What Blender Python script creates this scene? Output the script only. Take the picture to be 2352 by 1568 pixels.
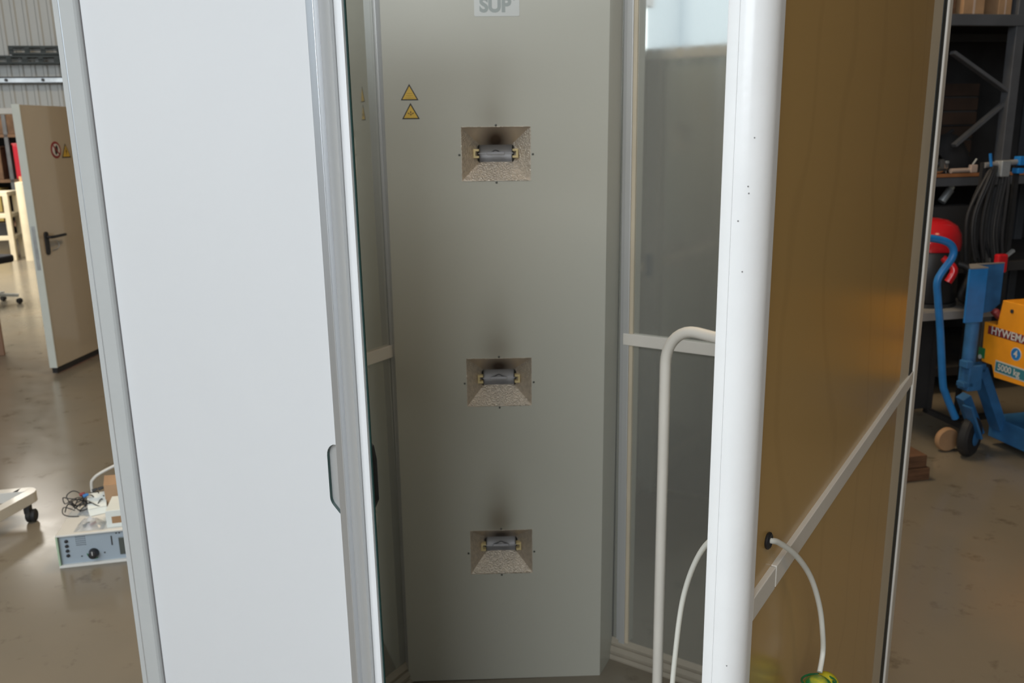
import bpy, bmesh, math, random
from mathutils import Vector, Matrix
random.seed(7)
for o in list(bpy.data.objects): bpy.data.objects.remove(o)
SC = bpy.context.scene
COL = SC.collection
R2 = math.sqrt(.5)
def H(p, q, z=0.0):                       # hall axes (turned 45 degrees to the cabin) -> world
    return Vector(((p + q) * R2, (q - p) * R2, z))
HROT = -math.pi / 4

# ---------------------------------------------------------------- camera
yaw, pitch, roll = map(math.radians, (33.037, 13.730, -1.0013))
f = Vector((math.cos(pitch) * math.cos(yaw), math.cos(pitch) * math.sin(yaw), -math.sin(pitch)))
r = Vector((math.sin(yaw), -math.cos(yaw), 0)); u = r.cross(f)
r2 = r * math.cos(roll) + u * math.sin(roll); u2 = -r * math.sin(roll) + u * math.cos(roll)
cd = bpy.data.cameras.new('camera'); cam = bpy.data.objects.new('camera', cd); COL.objects.link(cam)
cam.matrix_world = Matrix(((r2.x, u2.x, -f.x, 0), (r2.y, u2.y, -f.y, 0), (r2.z, u2.z, -f.z, 1.75), (0, 0, 0, 1)))
cd.sensor_width = 36; cd.lens = 2001.05 / 2352 * 36; cd.clip_start = .05
cd.dof.use_dof = True; cd.dof.focus_distance = 1.25; cd.dof.aperture_fstop = 9
SC.camera = cam
# ---------------------------------------------------------------- world, light, exposure
w = bpy.data.worlds.new('world'); SC.world = w; w.use_nodes = True
w.node_tree.nodes['Background'].inputs[0].default_value = (.55, .7, 1, 1)
w.node_tree.nodes['Background'].inputs[1].default_value = .6
SC.view_settings.view_transform = 'Standard'; SC.view_settings.look = 'None'
SC.view_settings.exposure = .04; SC.view_settings.gamma = 1
def area(name, loc, direction, sx, sy, power, color):
    l = bpy.data.lights.new(name, 'AREA'); l.shape = 'RECTANGLE'; l.size = sx; l.size_y = sy; l.energy = power; l.color = color
    o = bpy.data.objects.new(name, l); COL.objects.link(o); o.location = loc
    o.rotation_euler = Vector(direction).to_track_quat('-Z', 'Y').to_euler()
    return o
area('window_daylight_left', H(-6.85, -2.2, 3.6), H(1, 0, 0), 7.2, 3.2, 58, (.62, .82, 1))
area('window_daylight_front', H(-4.0, -5.85, 3.6), H(0, 1, 0), 5.4, 3.2, 320, (.88, .94, 1))
area('skylight_daylight', H(-2.8, -2.4, 5.38), (0, 0, -1), 4, 6, 290, (.92, .96, 1))
area('hall_fill', H(3.0, -.5, 5.3), (0, 0, -1), 1.2, 1.2, 24, (1, .72, .42))  # this and the next two: unseen warm fill lights added overhead, no luminaires built
area('hall_fill', H(1.0, 4.5, 5.3), (0, 0, -1), 1.2, 1.2, 120, (1, .76, .48))
area('hall_fill', H(-3.5, 4.5, 5.3), (0, 0, -1), 1.2, 1.2, 30, (1, .92, .8))
area('side_room_daylight', H(-5.5, 11.5, 3.7), (0, 0, -1), 4, 5, 640, (1, .95, .86))

# ---------------------------------------------------------------- mesh helpers
class MB:
    def __init__(s): s.v = []; s.f = []; s.m = []
    def add(s, vs, fs, mi=0):
        b = len(s.v); s.v += [tuple(x) for x in vs]
        for k in fs: s.f.append(tuple(i + b for i in k)); s.m.append(mi)
        return s
    def box(s, x0, x1, y0, y1, z0, z1, mi=0):
        return s.add([(x0, y0, z0), (x1, y0, z0), (x1, y1, z0), (x0, y1, z0), (x0, y0, z1), (x1, y0, z1), (x1, y1, z1), (x0, y1, z1)],
                     [(0, 3, 2, 1), (4, 5, 6, 7), (0, 1, 5, 4), (1, 2, 6, 5), (2, 3, 7, 6), (3, 0, 4, 7)], mi)
    def prism(s, poly, lo, hi, axis='z', mi=0, side=None, caps=True):
        n = len(poly); side = mi if side is None else side
        def pt(a, b, h): return {'z': (a, b, h), 'x': (h, a, b), 'y': (a, h, b)}[axis]
        vs = [pt(a, b, lo) for a, b in poly] + [pt(a, b, hi) for a, b in poly]
        s.add(vs, [(i, (i + 1) % n, n + (i + 1) % n, n + i) for i in range(n)], side)
        if caps: s.add(vs, [tuple(range(n))[::-1], tuple(range(n, 2 * n))], mi)
        return s
    def beam(s, a, b, wd, ht, up=(0, 0, 1), mi=0):
        a = Vector(a); b = Vector(b); d = (b - a).normalized(); sd = d.cross(Vector(up)).normalized(); uu = sd.cross(d)
        vs = []
        for P in (a, b):
            for i, j in ((-1, -1), (1, -1), (1, 1), (-1, 1)): vs.append(P + sd * wd / 2 * i + uu * ht / 2 * j)
        return s.add(vs, [(0, 1, 2, 3), (7, 6, 5, 4), (0, 4, 5, 1), (1, 5, 6, 2), (2, 6, 7, 3), (3, 7, 4, 0)], mi)
    def tube(s, path, rad, n=12, mi=0, caps=True):
        P = [Vector(x) for x in path]; m = len(P); rs = rad if isinstance(rad, (list, tuple)) else [rad] * m
        t0 = (P[1] - P[0]).normalized(); ref = Vector((0, 0, 1)) if abs(t0.z) < .9 else Vector((1, 0, 0))
        nx = t0.cross(ref).normalized(); vs = []
        for i in range(m):
            t = (P[min(i + 1, m - 1)] - P[max(i - 1, 0)]).normalized()
            nx = (nx - t * nx.dot(t)).normalized(); ny = t.cross(nx)
            for k in range(n):
                a = 2 * math.pi * k / n; vs.append(P[i] + (nx * math.cos(a) + ny * math.sin(a)) * rs[i])
        fs = [(i * n + k, i * n + (k + 1) % n, (i + 1) * n + (k + 1) % n, (i + 1) * n + k) for i in range(m - 1) for k in range(n)]
        if caps: fs += [tuple(range(n))[::-1], tuple(range((m - 1) * n, m * n))]
        return s.add(vs, fs, mi)
    def lathe(s, prof, n=24, origin=(0, 0, 0), axis='z', mi=0):
        vs = []; o = origin
        for rr, h in prof:
            for k in range(n):
                a = 2 * math.pi * k / n; x, y = rr * math.cos(a), rr * math.sin(a)
                p = {'z': (x, y, h), 'y': (x, h, y), 'x': (h, x, y)}[axis]; vs.append((p[0] + o[0], p[1] + o[1], p[2] + o[2]))
        m = len(prof)
        fs = [(i * n + k, i * n + (k + 1) % n, (i + 1) * n + (k + 1) % n, (i + 1) * n + k) for i in range(m - 1) for k in range(n)]
        fs += [tuple(range(n))[::-1], tuple(range((m - 1) * n, m * n))]
        return s.add(vs, fs, mi)
    def build(s, name, mats, parent=None, bevel=0, seg=2, smooth=False, loc=None, rot=None):
        me = bpy.data.meshes.new(name); me.from_pydata(s.v, [], s.f)
        if not isinstance(mats, (list, tuple)): mats = [mats]
        for m in mats: me.materials.append(m)
        me.polygons.foreach_set('material_index', s.m)
        bm = bmesh.new(); bm.from_mesh(me); bmesh.ops.remove_doubles(bm, verts=bm.verts, dist=1e-6)
        bmesh.ops.recalc_face_normals(bm, faces=bm.faces); bm.to_mesh(me); bm.free()
        o = bpy.data.objects.new(name, me); COL.objects.link(o)
        if smooth:
            me.polygons.foreach_set('use_smooth', [True] * len(me.polygons))
            try: me.set_sharp_from_angle(angle=math.radians(40))
            except Exception: pass
        if bevel:
            b = o.modifiers.new('bevel', 'BEVEL'); b.width = bevel; b.segments = seg; b.limit_method = 'ANGLE'; b.angle_limit = math.radians(35)
        if parent: o.parent = parent
        if loc is not None: o.location = loc
        if rot is not None: o.rotation_euler = rot
        return o
def tag(o, label, cat, group=None):
    o['label'] = label; o['category'] = cat
    if group: o['group'] = group
    return o
def struct(o, label=None, cat=None):
    o['kind'] = 'structure'
    if label: o['label'] = label
    if cat: o['category'] = cat
    return o
def thing(name, label, cat, loc=(0, 0, 0), rotz=0, group=None):
    o = bpy.data.objects.new(name, None); COL.objects.link(o); o.location = loc; o.rotation_euler = (0, 0, rotz); o.empty_display_size = .1
    return tag(o, label, cat, group)
def cat_rom(pts, k=8):
    P = [Vector(x) for x in pts]; out = []
    for i in range(len(P) - 1):
        a = P[max(i - 1, 0)]; b = P[i]; c = P[i + 1]; d = P[min(i + 2, len(P) - 1)]
        for j in range(k):
            t = j / k
            out.append(.5 * ((2 * b) + (c - a) * t + (2 * a - 5 * b + 4 * c - d) * t * t + (3 * b - a - 3 * c + d) * t ** 3))
    out.append(P[-1]); return out
def arc(cx, cy, rad, a0, a1, n=8):
    return [(cx + rad * math.cos(math.radians(a0 + (a1 - a0) * i / n)), cy + rad * math.sin(math.radians(a0 + (a1 - a0) * i / n))) for i in range(n + 1)]
def rrect(x0, x1, y0, y1, rad, n=5):
    return arc(x1 - rad, y1 - rad, rad, 0, 90, n) + arc(x0 + rad, y1 - rad, rad, 90, 180, n) + arc(x0 + rad, y0 + rad, rad, 180, 270, n) + arc(x1 - rad, y0 + rad, rad, 270, 360, n)
def text(name, body, size, mat, parent, loc, rot, extrude=.0006, align='CENTER', bold=0.0):
    c = bpy.data.curves.new(name, 'FONT'); c.body = body; c.size = size; c.extrude = extrude; c.align_x = align; c.align_y = 'CENTER'; c.offset = bold
    t = bpy.data.objects.new(name + '_tmp', c); COL.objects.link(t)
    dg = bpy.context.evaluated_depsgraph_get(); me = bpy.data.meshes.new_from_object(t.evaluated_get(dg)); bpy.data.objects.remove(t)
    me.materials.clear(); me.materials.append(mat)
    o = bpy.data.objects.new(name, me); COL.objects.link(o); o.parent = parent; o.location = loc; o.rotation_euler = rot
    return o

# ---------------------------------------------------------------- materials
MATS = {}
def mat(name, color, rough=.5, metal=0.0, var=0.0, scale=6.0, bump=0.0, bscale=40.0, spec=.5, coat=0.0, color2=None, stretch=(1, 1, 1), trans=0.0, alpha=1.0, detail=4):
    m = bpy.data.materials.new(name); m.use_nodes = True; nt = m.node_tree; b = nt.nodes['Principled BSDF']
    b.inputs['Base Color'].default_value = (*color, 1); b.inputs['Roughness'].default_value = rough; b.inputs['Metallic'].default_value = metal
    b.inputs['Specular IOR Level'].default_value = spec; b.inputs['Coat Weight'].default_value = coat; b.inputs['Coat Roughness'].default_value = .08
    b.inputs['Transmission Weight'].default_value = trans; b.inputs['Alpha'].default_value = alpha
    tc = nt.nodes.new('ShaderNodeTexCoord'); mp = nt.nodes.new('ShaderNodeMapping'); mp.inputs['Scale'].default_value = stretch
    nt.links.new(tc.outputs['Object'], mp.inputs['Vector'])
    if var or color2:
        nz = nt.nodes.new('ShaderNodeTexNoise'); nz.inputs['Scale'].default_value = scale; nz.inputs['Detail'].default_value = detail
        nt.links.new(mp.outputs[0], nz.inputs['Vector'])
        rp = nt.nodes.new('ShaderNodeValToRGB'); rp.color_ramp.elements[0].position = .35; rp.color_ramp.elements[1].position = .65
        c2 = color2 if color2 else tuple(c * (1 - var) for c in color); c1 = color if color2 else tuple(min(1, c * (1 + var * .5)) for c in color)
        rp.color_ramp.elements[0].color = (*c2, 1); rp.color_ramp.elements[1].color = (*c1, 1)
        nt.links.new(nz.outputs['Fac'], rp.inputs[0]); nt.links.new(rp.outputs[0], b.inputs['Base Color'])
    if bump:
        n2 = nt.nodes.new('ShaderNodeTexNoise'); n2.inputs['Scale'].default_value = bscale; nt.links.new(mp.outputs[0], n2.inputs['Vector'])
        bp = nt.nodes.new('ShaderNodeBump'); bp.inputs['Strength'].default_value = bump; bp.inputs['Distance'].default_value = .01
        nt.links.new(n2.outputs['Fac'], bp.inputs['Height']); nt.links.new(bp.outputs[0], b.inputs['Normal'])
    MATS[name] = m; return m
M_white = mat('white_lacquer', (.80, .81, .82), .32, var=.03, scale=3)
M_panel = mat('white_panel_film', (.70, .705, .71), .38, var=.02, scale=1.5, spec=.4)
M_post = mat('white_powder_coat', (.88, .88, .87), .22, var=.03, scale=8, bump=.02, bscale=120)
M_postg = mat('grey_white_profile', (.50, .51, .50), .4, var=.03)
M_alu = mat('brushed_aluminium', (.72, .74, .77), .32, .85, var=.06, scale=60, stretch=(1, 1, .02))
M_alud = mat('dull_aluminium', (.60, .60, .59), .45, .5, var=.05, scale=40, stretch=(1, 1, .02))
M_groove = mat('dark_groove', (.22, .21, .21), .7, var=.1)
M_gasket = mat('black_gasket', (.015, .018, .015), .6, var=.1)
M_glassedge = mat('dark_green_glass_edge', (.012, .05, .045), .12, var=.1, coat=.5)
M_tanframe = mat('cream_frame', (.58, .50, .37), .45, var=.05)
M_rail = mat('cream_white_rail', (.72, .68, .61), .45, var=.05)
M_cabwhite = mat('yellowed_white_profile', (.34, .30, .235), .42, var=.06, scale=12)
M_lampcase = mat('embossed_reflector', (.70, .62, .52), .42, .75, var=.12, scale=90, bump=.5, bscale=260)
M_trough = mat('smooth_reflector', (.40, .39, .39), .5, .35, var=.08, scale=40)
M_ceramic = mat('cream_ceramic', (.62, .50, .25), .5, var=.12, scale=60)
M_quartz = mat('quartz_tube', (.42, .42, .44), .15, .0, var=.05, spec=.8, alpha=.55)
M_dark = mat('dark_metal', (.05, .05, .05), .5, .3, var=.2)
M_black = mat('black_plastic', (.018, .018, .02), .42, var=.15)
M_rubber = mat('black_rubber', (.02, .02, .021), .6, var=.2, scale=30)
M_screw = mat('dull_screw', (.10, .10, .09), .4, .7, var=.1)
M_yellow = mat('warning_yellow', (.62, .40, .055), .5, var=.08, scale=60)
M_signblack = mat('sign_black', (.02, .02, .018), .5, var=.1)
M_signwhite = mat('sign_white', (.62, .62, .60), .5, var=.05)
M_signred = mat('sign_red', (.25, .03, .03), .5, var=.1)
M_sticker = mat('pale_sticker', (.56, .57, .54), .4, var=.03)
M_letter = mat('grey_letter', (.33, .36, .34), .5, var=.05)
M_cable = mat('white_cable_sheath', (.70, .69, .62), .5, var=.06)
M_tape = mat('green_yellow_tape', (.62, .55, .04), .4, color2=(.03, .22, .06), scale=55, stretch=(.6, .6, 2.2))
M_tapeg = mat('green_tape', (.02, .2, .07), .4, var=.2)
M_tapey = mat('yellow_tape', (.60, .52, .03), .4, var=.1)
M_blue = mat('blue_enamel', (.018, .20, .55), .35, var=.12, scale=12)
M_blued = mat('worn_blue_enamel', (.03, .14, .33), .5, var=.25, scale=10)
M_orange = mat('orange_sheet', (.95, .36, .012), .45, var=.12, scale=6)
M_redstripe = mat('dark_red_stripe', (.22, .03, .03), .5, var=.1)
M_red = mat('red_gloss', (.55, .012, .018), .15, coat=.6, var=.05)
M_card = mat('cardboard', (.42, .25, .13), .8, var=.15, scale=9)
M_cardl = mat('light_cardboard', (.44, .28, .16), .8, var=.08, scale=9)
M_wood = mat('old_brown_wood', (.14, .07, .035), .75, var=.35, scale=8, stretch=(1, 8, 8))
M_farwood = mat('near_black_wood', (.045, .024, .014), .8, var=.3)
M_rackgrey = mat('rack_grey_steel', (.12, .125, .135), .5, .3, var=.15)
M_rackdark = mat('rack_dark_sheet', (.035, .033, .033), .8, var=.2)
M_rackbeam = mat('rack_orange_beam', (.35, .14, .05), .6, var=.25)
M_galv = mat('galvanised_steel', (.52, .55, .56), .4, .6, var=.15, scale=14)
M_tray = mat('dark_perforated_steel', (.05, .06, .06), .6, .4, var=.2)
M_caseWhite = mat('instrument_case', (.74, .73, .68), .5, var=.04)
M_casegreen = mat('greenish_case_edge', (.45, .60, .42), .5, var=.08)
M_front = mat('blue_grey_front_plate', (.36, .43, .49), .5, var=.03)
M_display = mat('dark_display', (.06, .07, .06), .25, var=.1)
M_frame = mat('white_stand_enamel', (.74, .72, .66), .25, var=.05, coat=.3)
M_bag = mat('clear_plastic_bag', (.55, .58, .60), .12, var=.2, scale=25, alpha=.45, spec=.9)
M_paper = mat('white_paper', (.80, .84, .80), .7, var=.03)
M_chrome = mat('chrome', (.8, .8, .8), .08, 1, var=.03)
M_grey = mat('grey_machine_paint', (.24, .235, .23), .5, var=.1)
M_cloth = mat('black_cloth', (.012, .012, .014), .9, var=.3, scale=12)
M_bluetape = mat('blue_tape', (.06, .12, .22), .6, var=.1)
M_fdoor = mat('tan_door_paint', (.52, .45, .35), .14, var=.03, scale=2, spec=.5, coat=1)
M_fdoorband = mat('grey_brown_door_band', (.235, .19, .135), .42, var=.05, scale=2)
M_fedge = mat('pale_door_edge', (.60, .64, .60), .4, var=.04)
M_ceil = mat('pale_ceiling', (.55, .55, .53), .8, var=.06, scale=1)
M_wall = mat('pale_hall_wall', (.52, .52, .50), .7, var=.06, scale=1)
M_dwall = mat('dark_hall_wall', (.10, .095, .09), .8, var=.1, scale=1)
M_corr = mat('corrugated_wall_sheet', (.40, .41, .395), .45, .1, var=.06, scale=1.2)
M_cream = mat('cream_furniture', (.62, .55, .40), .6, var=.08)
M_farbrown = mat('brown_stored_goods', (.16, .09, .05), .8, var=.3)
M_faryel = mat('yellow_stored_goods', (.45, .33, .10), .7, var=.2)
M_brownboard = mat('brown_board', (.28, .16, .10), .7, var=.15, scale=6, stretch=(1, 1, .2))
M_peach = mat('pale_plastic', (.55, .42, .34), .5, var=.1)
M_winframe = mat('window_frame_paint', (.35, .36, .37), .5, var=.05)

def floor_material():
    m = mat('epoxy_floor', (.25, .225, .175), .3)
    nt = m.node_tree; b = nt.nodes['Principled BSDF']; tc = nt.nodes.new('ShaderNodeTexCoord')
    n1 = nt.nodes.new('ShaderNodeTexNoise'); n1.inputs['Scale'].default_value = .9; n1.inputs['Detail'].default_value = 6
    n2 = nt.nodes.new('ShaderNodeTexNoise'); n2.inputs['Scale'].default_value = 7; n2.inputs['Detail'].default_value = 8; n2.inputs['Roughness'].default_value = .65
    r1 = nt.nodes.new('ShaderNodeValToRGB'); r1.color_ramp.elements[0].position = .35; r1.color_ramp.elements[1].position = .65
    r1.color_ramp.elements[0].color = (.185, .166, .13, 1); r1.color_ramp.elements[1].color = (.235, .198, .145, 1)
    rs = nt.nodes.new('ShaderNodeValToRGB'); rs.color_ramp.elements[0].position = .27; rs.color_ramp.elements[1].position = .42
    rs.color_ramp.elements[0].color = (.5, .48, .45, 1); rs.color_ramp.elements[1].color = (1, 1, 1, 1)
    mx = nt.nodes.new('ShaderNodeMix'); mx.data_type = 'RGBA'; mx.blend_type = 'MULTIPLY'; mx.inputs['Factor'].default_value = 1
    for n in (n1, n2): nt.links.new(tc.outputs['Object'], n.inputs['Vector'])
    nt.links.new(n1.outputs['Fac'], r1.inputs[0]); nt.links.new(n2.outputs['Fac'], rs.inputs[0])
    nt.links.new(r1.outputs[0], mx.inputs['A']); nt.links.new(rs.outputs[0], mx.inputs['B']); nt.links.new(mx.outputs['Result'], b.inputs['Base Color'])
    rr = nt.nodes.new('ShaderNodeMapRange'); rr.inputs['To Min'].default_value = .10; rr.inputs['To Max'].default_value = .30
    nt.links.new(n2.outputs['Fac'], rr.inputs['Value']); nt.links.new(rr.outputs[0], b.inputs['Roughness'])
    return m
M_floor = floor_material()

def film_material():                       # reflective foil behind the cabin's inner panes
    m = bpy.data.materials.new('reflective_foil_glass'); m.use_nodes = True; nt = m.node_tree
    out = nt.nodes['Material Output']; nt.nodes.remove(nt.nodes['Principled BSDF'])
    g = nt.nodes.new('ShaderNodeBsdfGlossy'); g.inputs['Color'].default_value = (.80, .82, .78, 1); g.inputs['Roughness'].default_value = .03
    d = nt.nodes.new('ShaderNodeBsdfDiffuse'); d.inputs['Color'].default_value = (.40, .395, .36, 1)
    mx = nt.nodes.new('ShaderNodeMixShader'); mx.inputs[0].default_value = .62
    tc = nt.nodes.new('ShaderNodeTexCoord'); mp = nt.nodes.new('ShaderNodeMapping'); mp.inputs['Scale'].default_value = (22, 22, .7)
    nz = nt.nodes.new('ShaderNodeTexNoise'); nz.inputs['Scale'].default_value = 1.6
    rr = nt.nodes.new('ShaderNodeMapRange'); rr.inputs['To Min'].default_value = .02; rr.inputs['To Max'].default_value = .1
    nt.links.new(tc.outputs['Object'], mp.inputs['Vector']); nt.links.new(mp.outputs[0], nz.inputs['Vector'])
    nt.links.new(nz.outputs['Fac'], rr.inputs['Value']); nt.links.new(rr.outputs[0], g.inputs['Roughness'])
    nt.links.new(d.outputs[0], mx.inputs[1]); nt.links.new(g.outputs[0], mx.inputs[2]); nt.links.new(mx.outputs[0], out.inputs['Surface'])
    return m
M_film = film_material()

def tan_material():                        # bronze outer film with faint wavy wipe marks
    m = mat('bronze_outer_film', (.58, .375, .135), .22, spec=.4)
    nt = m.node_tree; b = nt.nodes['Principled BSDF']; tc = nt.nodes.new('ShaderNodeTexCoord')
    wv = nt.nodes.new('ShaderNodeTexWave'); wv.inputs['Scale'].default_value = 1.3; wv.inputs['Distortion'].default_value = 9; wv.inputs['Detail'].default_value = 2; wv.inputs['Detail Scale'].default_value = 1.2
    nt.links.new(tc.outputs['Object'], wv.inputs['Vector'])
    rp = nt.nodes.new('ShaderNodeValToRGB'); e = rp.color_ramp.elements; e[0].position = 0; e[0].color = (.475, .30, .105, 1); e[1].position = .06; e[1].color = (.505, .32, .112, 1)
    nt.links.new(wv.outputs['Fac'], rp.inputs[0]); nt.links.new(rp.outputs[0], b.inputs['Base Color'])
    return m
M_tan = tan_material()

LAMPS = [(.308, 1.6836), (.3077, 1.0138), (.307, .4574)]; LW, LH = .1952, .1493
def column_material():                     # grey sheet with scorch stains above each lamp
    m = mat('grey_column_paint', (.475, .467, .402), .42, spec=.4)
    nt = m.node_tree; b = nt.nodes['Principled BSDF']; tc = nt.nodes.new('ShaderNodeTexCoord'); sp = nt.nodes.new('ShaderNodeSeparateXYZ')
    nt.links.new(tc.outputs['Object'], sp.inputs[0])
    def mth(op, a, bb=None):
        n = nt.nodes.new('ShaderNodeMath'); n.operation = op
        for i, vv in enumerate((a, bb)):
            if vv is None: continue
            if isinstance(vv, (int, float)): n.inputs[i].default_value = vv
            else: nt.links.new(vv, n.inputs[i])
        return n.outputs[0]
    nz = nt.nodes.new('ShaderNodeTexNoise'); nz.inputs['Scale'].default_value = 7; nt.links.new(tc.outputs['Object'], nz.inputs['Vector'])
    wob = mth('MULTIPLY', mth('SUBTRACT', nz.outputs['Fac'], .5), .03)
    total = None
    def blob(cx, cz, sx, sz, amp):
        dx = mth('DIVIDE', mth('SUBTRACT', mth('ADD', sp.outputs['X'], wob), cx), sx); dz = mth('DIVIDE', mth('SUBTRACT', sp.outputs['Z'], cz), sz)
        rr = mth('ADD', mth('MULTIPLY', dx, dx), mth('MULTIPLY', dz, dz))
        return mth('MULTIPLY', mth('POWER', 2.718, mth('MULTIPLY', rr, -1)), amp)
    parts = []
    for (cx, cz), (a1, a2) in zip(LAMPS, ((.22, .10), (.34, .20), (.50, .34))):
        parts.append(blob(cx - .006, cz + LH / 2 + .02, .045, .055, a1)); parts.append(blob(cx - .004, cz + LH / 2 + .09, .05, .11, a2))
    parts.append(blob(.20, 1.90, .24, .10, .20))
    parts.append(blob(.05, 1.76, .25, .22, .09))
    for p in parts: total = p if total is None else mth('ADD', total, p)
    total = mth('MINIMUM', total, .9)
    mx = nt.nodes.new('ShaderNodeMix'); mx.data_type = 'RGBA'; mx.inputs['A'].default_value = (.475, .467, .402, 1); mx.inputs['B'].default_value = (.15, .115, .07, 1)
    nt.links.new(total, mx.inputs['Factor']); nt.links.new(mx.outputs['Result'], b.inputs['Base Color'])
    return m
M_column = column_material()
def scorch_material():
    m = mat('scorched_reflector', (.60, .52, .43), .45, .6, spec=.4)
    nt = m.node_tree; b = nt.nodes['Principled BSDF']; tc = nt.nodes.new('ShaderNodeTexCoord'); mp = nt.nodes.new('ShaderNodeMapping')
    mp.inputs['Scale'].default_value = (1 / .060, 1 / .07, 0); mp.inputs['Location'].default_value = (0, -.62, 0)
    g = nt.nodes.new('ShaderNodeTexGradient'); g.gradient_type = 'SPHERICAL'
    nt.links.new(tc.outputs['Object'], mp.inputs['Vector']); nt.links.new(mp.outputs[0], g.inputs[0])
    rp = nt.nodes.new('ShaderNodeValToRGB'); rp.color_ramp.elements[0].color = (.60, .52, .43, 1); rp.color_ramp.elements[1].position = .8; rp.color_ramp.elements[1].color = (.07, .045, .028, 1)
    nt.links.new(g.outputs[0], rp.inputs[0]); nt.links.new(rp.outputs[0], b.inputs['Base Color'])
    return m
M_scorch = scorch_material()

# ================================================================ the hall
def hallroot_mesh(mb, name, m, **k): return mb.build(name, m, loc=(0, 0, 0), rot=(0, 0, HROT), **k)
# local x = p, local y = q
struct(hallroot_mesh(MB().box(-9.2, 8, -6, 18, -.2, 0), 'floor', M_floor))
struct(hallroot_mesh(MB().box(-7.2, 8, -6.2, 7.98, 5.5, 5.7), 'ceiling', M_ceil))
struct(hallroot_mesh(MB().box(-7.2, -7, -6, 7.98, 0, 5.5), 'wall_left', M_wall))
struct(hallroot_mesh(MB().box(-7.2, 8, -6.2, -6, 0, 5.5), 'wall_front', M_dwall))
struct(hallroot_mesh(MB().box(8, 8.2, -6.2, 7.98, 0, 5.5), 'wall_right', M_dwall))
QW = 7.86; PD0, PD1, ZD = -2.86, -1.80, 1.965
def corr(mb, p0, p1, z0, z1):
    per = .085; n = int((p1 - p0) / per); pts = []
    for i in range(n + 1):
        a = p0 + (p1 - p0) * i / n
        pts += [(a, 0), (a + per * .55, 0), (a + per * .65, -.006), (a + per * .9, -.006)]
    pts = [(min(x, p1), QW + y) for x, y in pts]
    poly = pts + [(p1, QW + .1), (p0, QW + .1)]
    mb.prism(poly, z0, z1)
mb = MB(); corr(mb, -7, PD0, 0, 5.5); corr(mb, PD0, PD1, ZD, 5.5); corr(mb, PD1, 8, 0, 5.5)
struct(hallroot_mesh(mb, 'wall_back', M_corr))
mb = MB().box(PD0 - .06, PD1 + .02, QW - .03, QW + .12, ZD - .035, ZD + .01)
struct(hallroot_mesh(mb, 'trim_1', M_signwhite, bevel=.004))
# windows that let the daylight in (left and front hall walls)
def hall_window(name, axis, a0, a1, fixed, n):
    mb = MB(); z0, z1 = 2.0, 5.2
    def bx(s0, s1, zz0, zz1):
        if axis == 'q': mb.box(fixed - .02, fixed + .05, s0, s1, zz0, zz1)
        else: mb.box(s0, s1, fixed - .02, fixed + .05, zz0, zz1)
    bx(a0, a1, z0 - .06, z0); bx(a0, a1, z1, z1 + .06)
    for i in range(n + 1):
        s = a0 + (a1 - a0) * i / n; bx(s - .03, s + .03, z0, z1)
    o = hallroot_mesh(mb, name, M_winframe); struct(o); return o
hall_window('window_1', 'q', -5.8, 1.4, -6.99, 6)
hall_window('window_2', 'p', -6.7, -1.3, -5.99, 5)
# room beyond the doorway
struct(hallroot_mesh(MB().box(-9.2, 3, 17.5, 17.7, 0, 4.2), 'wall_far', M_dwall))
struct(hallroot_mesh(MB().box(-9.2, -9, 7.98, 17.5, 0, 4.2), 'wall_far_left', M_wall))
struct(hallroot_mesh(MB().box(2.8, 3, 7.98, 17.5, 0, 4.2), 'wall_far_right', M_wall))
struct(hallroot_mesh(MB().box(-9.2, 3, 7.98, 17.7, 4.0, 4.2), 'ceiling_side_room', M_ceil))

# --- tan steel door leaf, standing open
leaf_ang = math.atan2(.958, .287)
door = thing('door_1', 'tan steel door standing open with black lever handle and two warning signs', 'door', H(-2.0905, 6.9475), HROT + leaf_ang); door['kind'] = 'structure'
LWD = .92
MB().box(0, LWD, -.05, 0, .055, 1.972).build('door_leaf', M_fdoor, door, bevel=.003)
MB().box(-.012, 0, -.055, .004, .055, 1.976).build('door_edge', M_fedge, door, bevel=.002)
MB().box(.0, LWD, -.045, -.006, .012, .055).build('bottom_seal', M_black, door)
MB().box(-.014, -.011, -.042, -.014, .80, 1.12).build('lock_plate', M_galv, door)
h = MB().prism(rrect(.062, .108, .90, 1.07, .02), -.062, -.05, 'y').build('handle_plate', M_black, door, bevel=.003)
MB().tube([(.085, -.055, 1.03), (.085, -.098, 1.03)], .011, 10).tube(cat_rom([(.085, -.098, 1.03), (.12, -.104, 1.03), (.26, -.1, 1.03)], 5), [.011] * 10 + [.010], 10).build('lever', M_black, h, smooth=True)
MB().tube(cat_rom([(.10, -.058, 1.005), (.14, -.062, 1.0), (.21, -.06, .985), (.215, -.06, .94), (.13, -.06, .93)], 5), .003, 6).build('key_ring', M_galv, h, smooth=True)
s1 = MB().prism(arc(.361, 1.652, .062, 0, 345, 23), -.053, -.05, 'y').build('prohibition_sign', M_signred, door)
MB().prism(arc(.361, 1.652, .045, 0, 345, 23), -.0545, -.053, 'y').build('sign_field', M_signwhite, s1)
MB().prism([(.345, 1.622), (.36, 1.615), (.382, 1.645), (.385, 1.672), (.37, 1.69), (.352, 1.672), (.34, 1.66)], -.0555, -.0545, 'y').build('hand_symbol', M_signblack, s1)
MB().beam((.328, -.056, 1.685), (.394, -.056, 1.619), .012, .001, (0, 1, 0)).build('slash', M_signred, s1)
s2 = MB().prism([(.43, 1.592), (.548, 1.592), (.489, 1.695)], -.053, -.05, 'y').build('warning_sign', M_signblack, door)
MB().prism([(.442, 1.599), (.536, 1.599), (.489, 1.681)], -.0545, -.053, 'y').build('sign_field', M_yellow, s2)
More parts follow.
